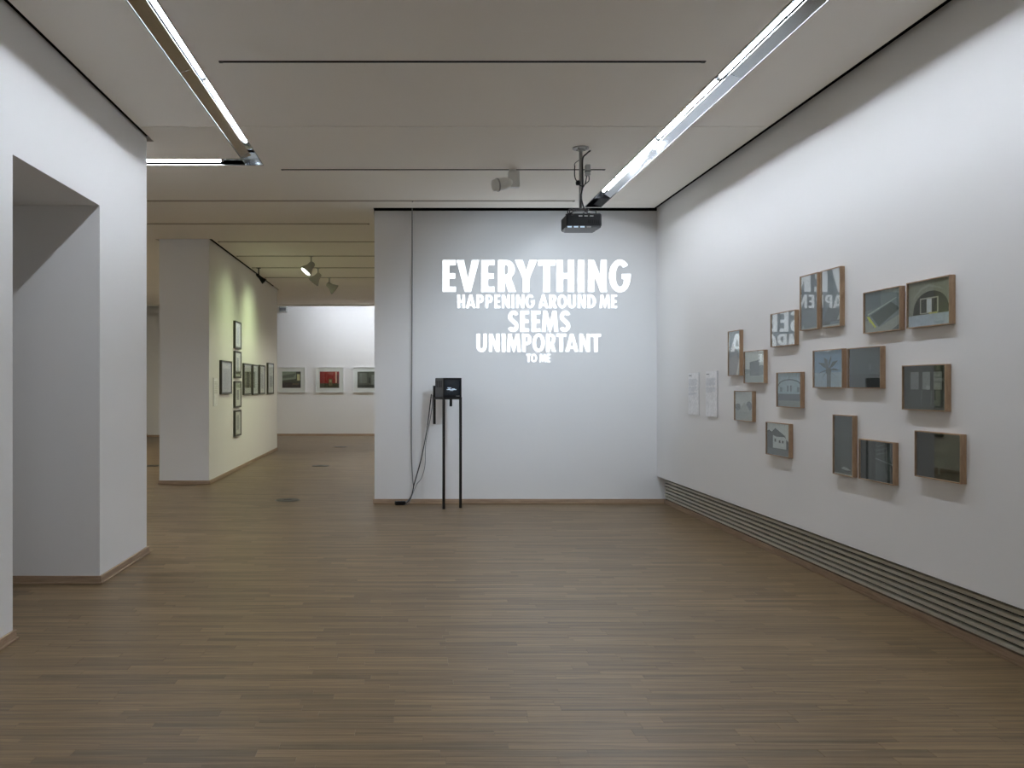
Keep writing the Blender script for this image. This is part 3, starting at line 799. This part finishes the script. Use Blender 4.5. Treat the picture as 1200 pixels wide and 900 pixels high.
GW = 'oak framed photographs on the right wall'
sky = (150, 160, 164)
ART = {
 'A': ('narrow upright framed photo of a misty road, leftmost of the cluster', (142, 154, 160),
       [((96, 99, 100), [(0, 0), (1, 0), (1, .40), (.75, .55), (.5, .62), (.35, .75), (.2, .62), (0, .55)]), ((118, 112, 108), [(0, 0), (.9, 0), (.85, .35), (.6, .5), (0, .35)]), ((165, 162, 155), [(.62, 0), (.8, 0), (.95, .42), (.9, .42)])]),
 'B': ('small framed photo of a plain blocky building on pale ground', (168, 172, 166),
       [((128, 134, 128), [(0, 0), (1, 0), (1, .28), (0, .28)]), ((112, 118, 114), [(0, .27), (.3, .3), (.3, .42), (0, .45)]), ((104, 110, 106), [(.7, .25), (1, .25), (1, .52), (.8, .56), (.7, .5)]), ((92, 98, 96), [(.24, .22), (.75, .22), (.75, .5), (.71, .72), (.24, .66)])]),
 'C': ('small framed photo of a pale thatched mound between dark trees', (160, 163, 158),
       [((128, 130, 124), R4(0, 1, 0, .36)), ((92, 96, 92), ell(.14, .46, .16, .12)), ((88, 92, 90), ell(.78, .50, .16, .17)), ((136, 138, 132), [(.2, .3), (.85, .3), (.7, .48), (.52, .62), (.36, .5)])]),
 'D': ('framed photo of a domed white facade in pale blue light', (142, 158, 164),
       [((112, 116, 112), R4(0, 1, 0, .2)), ((78, 86, 88), R4(0, 1, .18, .38)), ((134, 150, 156), [(.0, .38), (1, .38), (1, .62)] + ell(.5, .62, .5, .20, 0, 180, 14)[1:]), ((70, 82, 88), ell(.5, .62, .5, .20, 0, 180, 14) + ell(.5, .615, .46, .17, 180, 0, 14)),
        ((84, 96, 102), R4(.40, .46, .45, .63)), ((84, 96, 102), R4(.54, .60, .45, .63)), ((96, 108, 112), R4(.10, .20, .44, .58)), ((96, 108, 112), R4(.82, .92, .44, .58)), ((84, 92, 96), [(.49, .82), (.51, .82), (.51, .9), (.49, .9)])]),
 'E': ('framed photo of grey water, bright letters mirrored in its glass, above the domed facade', (88, 100, 106),
       [((104, 110, 110), R4(0, 1, 0, .16)), ((76, 86, 90), [(0, .2), (.4, .28), (.7, .34), (1, .3), (1, .16), (0, .16)])]),
 'F': ('tall framed dark photo, left half of the highest pair, letters mirrored in its glass', (62, 72, 78),
       [((82, 90, 92), R4(0, 1, 0, .45)), ((120, 126, 124), R4(.06, .16, 0, .08)), ((116, 120, 118), R4(.0, 1, 0, .03))]),
 'G': ('tall framed photo of a hazy hillside, right half of the highest pair', (84, 94, 98),
       [((70, 76, 78), [(0, .1), (.3, .34), (.55, .4), (.8, .28), (1, .36), (1, .08), (0, .08)]), ((128, 130, 126), [(.78, .10), (1, .10), (1, .3)]), ((54, 58, 58), R4(.05, .42, .02, .09)), ((132, 132, 124), R4(.0, 1, 0, .03))]),
 'H': ('framed photo of a slanting green table top with a yellow edge', (104, 114, 112),
       [((88, 98, 98), [(0, .55), (.45, .62), (.45, 1), (0, 1)]), ((138, 146, 144), [(.45, .98), (1, .86), (.98, .98), (.6, 1)]), ((132, 136, 128), [(0, 0), (.8, 0), (1, .18), (1, .38), (.4, .1), (.12, .3), (0, .3)]),
        ((50, 62, 54), [(.16, .42), (.74, .68), (.98, .50), (.40, .13)]), ((150, 158, 150), [(.08, .42), (.88, .76), (.88, .78), (.07, .46)]), ((172, 178, 60), [(.05, .40), (.12, .40), (.33, .11), (.28, .10)]), ((172, 178, 60), [(.05, .40), (.08, .40), (.18, .24), (.15, .24)]), ((74, 80, 78), [(.75, 0), (1, .16), (1, 0)])]),
 'I': ('framed photo of a dark stone arch with a small window inside', (124, 126, 112),
       [((138, 140, 128), [(.1, .62), (.3, .86), (.5, .92), (.8, .8), (.8, .76), (.5, .86), (.32, .8)]), ((42, 44, 32), [(.10, .26), (.96, .26)] + ell(.54, .34, .42, .42, 0, 180, 16)), ((150, 150, 138), R4(.28, .72, .27, .62)), ((44, 48, 36), R4(.31, .44, .29, .59)), ((172, 176, 176), R4(.45, .56, .29, .59)), ((44, 48, 36), R4(.57, .69, .29, .59)), ((150, 160, 168), R4(0, 1, 0, .25)), ((162, 160, 100), R4(.5, .7, .25, .29))]),
 'J': ('framed photo of a palm tree against a blue sky', (108, 132, 152),
       [((136, 150, 158), R4(0, 1, 0, .4)), ((74, 80, 78), R4(.44, .58, 0, .38))] +
       [((66, 78, 76), [(.5, .46), (.5 + dx * .5 + ox, .46 + dz * .62 + .06), (.5 + dx, .46 + dz), (.5 + dx * .5 - ox, .46 + dz * .5)]) for dx, dz, ox in ((-.38, -.10, .02), (-.36, .22, .03), (-.16, .36, .05), (.10, .40, .05), (.34, .26, -.03), (.42, -.02, -.02), (-.24, -.24, .03), (.30, -.22, -.03))] + [((58, 66, 62), ell(.51, .44, .10, .10))]),
 'K': ('framed near-black photo with a faint figure, right of the palm tree', (58, 66, 66),
       [((46, 52, 52), R4(0, 1, 0, .34)), ((28, 32, 32), [(.56, 0), (.98, 0), (.98, .32), (.64, .34), (.56, .22)]), ((80, 88, 88), [(.63, .44), (.69, .44), (.68, .62), (.64, .62)])]),
 'L': ('framed photo of three pale doorways in a dark room', (40, 44, 34),
       [((52, 58, 54), R4(.1, .96, .06, .44)), ((112, 116, 112), R4(.16, .36, .46, .86)), ((120, 124, 120), R4(.45, .63, .46, .86)), ((112, 116, 112), R4(.71, .90, .46, .86)), ((140, 144, 140), ell(.58, .5, .05, .05)), ((82, 88, 84), [(.40, .1), (.42, .1), (.45, .44), (.43, .44)]), ((82, 88, 84), [(.64, .1), (.66, .1), (.68, .44), (.66, .44)])]),
 'M': ('tall narrow framed dark photo with a pale streak near its bottom', (52, 58, 52),
       [((62, 68, 62), R4(.3, .75, .1, 1)), ((132, 138, 134), [(.34, .10), (.6, .08), (.85, .09), (.7, .12), (.5, .14)]), ((120, 124, 112), R4(0, 1, 0, .02))]),
 'N': ('framed dark photo of glazed roof ribs beside the tall narrow frame', (48, 54, 50),
       [((62, 72, 70), R4(.45, .9, .05, 1)), ((30, 34, 32), R4(.34, .45, 0, 1)), ((28, 32, 30), R4(.9, 1, 0, 1)), ((104, 114, 112), [(.45, .56), (1, .44), (1, .46), (.45, .585)])] +
       [((92, 102, 100), [(.5, .66 + .1 * k), (.8, .76 + .1 * k), (.8, .775 + .1 * k), (.5, .68 + .1 * k)]) for k in range(3)] + [((30, 32, 30), [(.66, .16), (.8, .03), (1, .02), (1, .06), (.8, .08)])]),
 'O': ('large framed dark green photo, lowest on the right', (38, 42, 34),
       [((48, 54, 46), [(.5, .3), (1, .3), (1, 1), (.5, 1)]), ((66, 74, 68), [(.48, .1), (.54, .1), (.53, .36), (.49, .36)]), ((52, 60, 52), ell(.52, .36, .12, .12))]),
 'P': ('small framed photo of a white cottage in front of dark trees', (172, 176, 172),
       [((66, 70, 68), [(0, .16), (1, .16), (1, .40), (.85, .52), (.78, .64), (.5, .78), (.36, .85), (.2, .72), (.08, .78), (0, .74)]), ((88, 94, 92), R4(0, 1, 0, .2)), ((164, 168, 166), [(.26, .22), (.84, .22), (.84, .54), (.76, .60), (.42, .58), (.26, .62)]), ((60, 64, 62), R4(.33, .40, .42, .52)), ((60, 64, 62), R4(.52, .60, .40, .48)), ((60, 64, 62), R4(.66, .73, .40, .48))]),
}
PIX = {'A': (852.7, 866, 388.7, 440.7), 'B': (871.3, 894.4, 412, 449.3), 'C': (860, 880.7, 458, 492.3), 'D': (909.6, 937.3, 436.7, 476.7),
       'E': (902.7, 930.7, 368.3, 407), 'F': (937, 957, 324.4, 388), 'G': (961.3, 983.7, 318, 384.7), 'H': (1011.3, 1053.6, 343.3, 391.3),
       'I': (1062, 1112, 332, 385.3), 'J': (952.2, 986.2, 411.1, 454.4), 'K': (992.9, 1031, 408.4, 455), 'L': (1056.7, 1107, 428.4, 480),
       'M': (975.6, 998.4, 485.6, 554.9), 'N': (1006, 1046, 514, 560.7), 'O': (1071.6, 1124.9, 504.4, 557.8), 'P': (897.2, 923.8, 494.2, 532)}
DEP = .036
for key in 'ABCDEFGHIJKLMNOP':
    xl_, xr_, yt, yb = PIX[key]; lab, ground, pol = ART[key]
    Xf = XR - DEP
    Y1 = Xf * FPX / (xl_ - 475); Y0 = Xf * FPX / (xr_ + .6 - 475)
    z1 = EYE + (451 - yt) / (xl_ - 475) * Xf; z0 = EYE + (451 - yb) / (xl_ - 475) * Xf
    frame('framed_photo', lab, GW, (XR, (Y0 + Y1) / 2, z0), -math.pi / 2, Y1 - Y0, z1 - z0, DEP, .006, M_OAK, [ground] + pol)

# wall text boards
def board(lab, x0, x1, z0, z1, seed):
    Y1 = XR * FPX / (x0 - 475); Y0 = XR * FPX / (x1 - 475)
    e = empty('text_board', (XR, (Y0 + Y1) / 2, z0), -math.pi / 2); tag(e, lab, 'wall text', 'text boards beside the photographs')
    wd, hh = Y1 - Y0, z1 - z0
    MB().box(-wd / 2, wd / 2, -.012, -.001, 0, hh).build('board', M_LABEL, e)
    r = random.Random(seed); pol = [(226, 226, 225)]
    pol.append(((110, 112, 114), R4(.06, .32, .925, .945)))
    yy = .84
    for para in (7, 5, 3) if seed == 1 else (8, 5):
        for k in range(para):
            pol.append(((170, 172, 175), R4(.06, r.uniform(.82, .93) if k < para - 1 else r.uniform(.4, .8), yy, yy + .011))); yy -= .0235
        yy -= .022
    draw('printed_text', wd - .004, hh - .004, pol, e, -.0136, th=.001).location.z = .002
board('white text board farther from the photographs, next to the corner', 808, 820, 1.170, 1.634, 1)
board('white text board nearer the photographs, beside the narrow upright frame', 828.4, 841.6, 1.170, 1.643, 2)

# far wall: three white frames
GF = 'white framed photographs on the far wall'
FARP = [(325.5, 358, 'white framed photo of a dim room, left on the far wall', [(66, 66, 48), ((122, 130, 112), [(0, .45), (.75, .55), (.75, 1), (0, 1)]), ((92, 98, 82), [(0, .6), (.6, .64), (.75, .9), (.75, 1), (0, 1)][0:3] + [(0, .75)]), ((176, 172, 130), R4(.80, .95, .45, .84)), ((48, 36, 26), [(0, 0), (1, 0), (1, .3), (.3, .36), (0, .3)]), ((86, 74, 52), R4(.55, .9, .18, .3))]),
        (369.5, 403, 'white framed red photo, middle of the three on the far wall', [(128, 40, 34), ((62, 60, 40), R4(0, 1, 0, .28)), ((96, 88, 60), R4(.46, .64, .12, .56)), ((142, 130, 96), R4(.5, .6, .34, .5)), ((176, 150, 132), R4(.80, .88, .3, .98)), ((70, 30, 28), R4(.9, .96, .3, .8))]),
        (413.5, 446.5, 'white framed grey-green photo cut off by the projection wall edge', [(82, 84, 72), ((104, 106, 96), R4(.1, .5, .3, .9)), ((58, 60, 50), R4(.0, 1, 0, .18)), ((46, 48, 40), R4(.60, .68, .3, .62)), ((112, 114, 106), R4(.74, .92, .2, .8))])]
for x0, x1, lab, pol in FARP:
    k = YFAR / FPX
    X0, X1 = (x0 - 475) * k, (x1 - 475) * k; z0, z1 = EYE + (451 - 460) * k, EYE + (451 - 430) * k
    frame('white_framed_photo', lab, GF, ((X0 + X1) / 2, YFAR, z0), 0, X1 - X0, z1 - z0, .045, .022, M_WFRAME, pol, rec=.02, mat_w=.115)

# partition side: cross of small dark frames
GP = 'dark framed pictures on the partition'
pale = (190, 192, 176)
CROSS = [(276, 283, 375.5, 408, 'top of the upright column of four', [pale, ((150, 154, 146), R4(.3, .7, .15, .85))]),
         (276, 283, 411, 443, 'second from the top of the upright column', [pale, ((120, 126, 118), R4(.3, .65, .2, .8)), ((100, 96, 80), R4(.1, .9, .1, .25))]),
         (276, 283, 446.5, 478, 'third from the top of the upright column', [pale, ((84, 88, 74), R4(.3, .7, .25, .7))]),
         (276, 283, 481, 512, 'bottom of the upright column of four', [pale, ((120, 124, 108), R4(.3, .7, .2, .85))]),
         (260, 272, 422, 462, 'left of the upright column, largest of the row', [(140, 142, 136), ((168, 170, 164), R4(.1, .9, .8, .95)), ((120, 124, 120), R4(.2, .8, .1, .75))]),
         (286.5, 295, 425.5, 463, 'first to the right of the upright column', [(150, 148, 128), ((74, 68, 48), R4(.35, .8, .2, .75))]),
         (297, 303, 427, 463, 'second to the right of the upright column', [(164, 166, 154), ((140, 144, 136), R4(.2, .8, .1, .8))]),
         (305, 311, 427.5, 462, 'third to the right of the upright column', [(160, 160, 140), ((110, 108, 88), R4(.2, .8, .15, .7))]),
         (314.5, 321, 425, 462, 'last of the row at the far end', [(168, 168, 148), ((96, 90, 68), R4(.3, .9, .2, .6))])]
for x0, x1, yt, yb, lab, pol in CROSS:
    Xf = PX1 + .04
    Y0 = -Xf * FPX / (475 - x0); Y1 = -Xf * FPX / (475 - x1)
    Ym = Y0
    z1 = EYE + (451 - yt) * Y0 / FPX; z0 = EYE + (451 - yb) * Y0 / FPX
    frame('dark_framed_picture', 'small dark framed picture on the partition, ' + lab, GP, (PX1, (Y0 + Y1) / 2, z0), math.pi / 2, Y1 - Y0, z1 - z0, .04, .03, M_DFRAME, pol, rec=.012)
Yb = 2.96 / .225
e = empty('text_board', (PX1, 13.27, 1.17), math.pi / 2); tag(e, 'pale text board on the partition left of its pictures', 'wall text')
MB().box(-.14, .14, -.012, -.001, 0, .44).build('board', M_LABEL, e)
draw('printed_text', .27, .43, [(220, 220, 214)] + [((165, 166, 160), R4(.08, .9, .85 - .05 * k, .87 - .05 * k)) for k in range(9)], e, -.0136, th=.001).location.z = .005

bpy.context.view_layer.update()
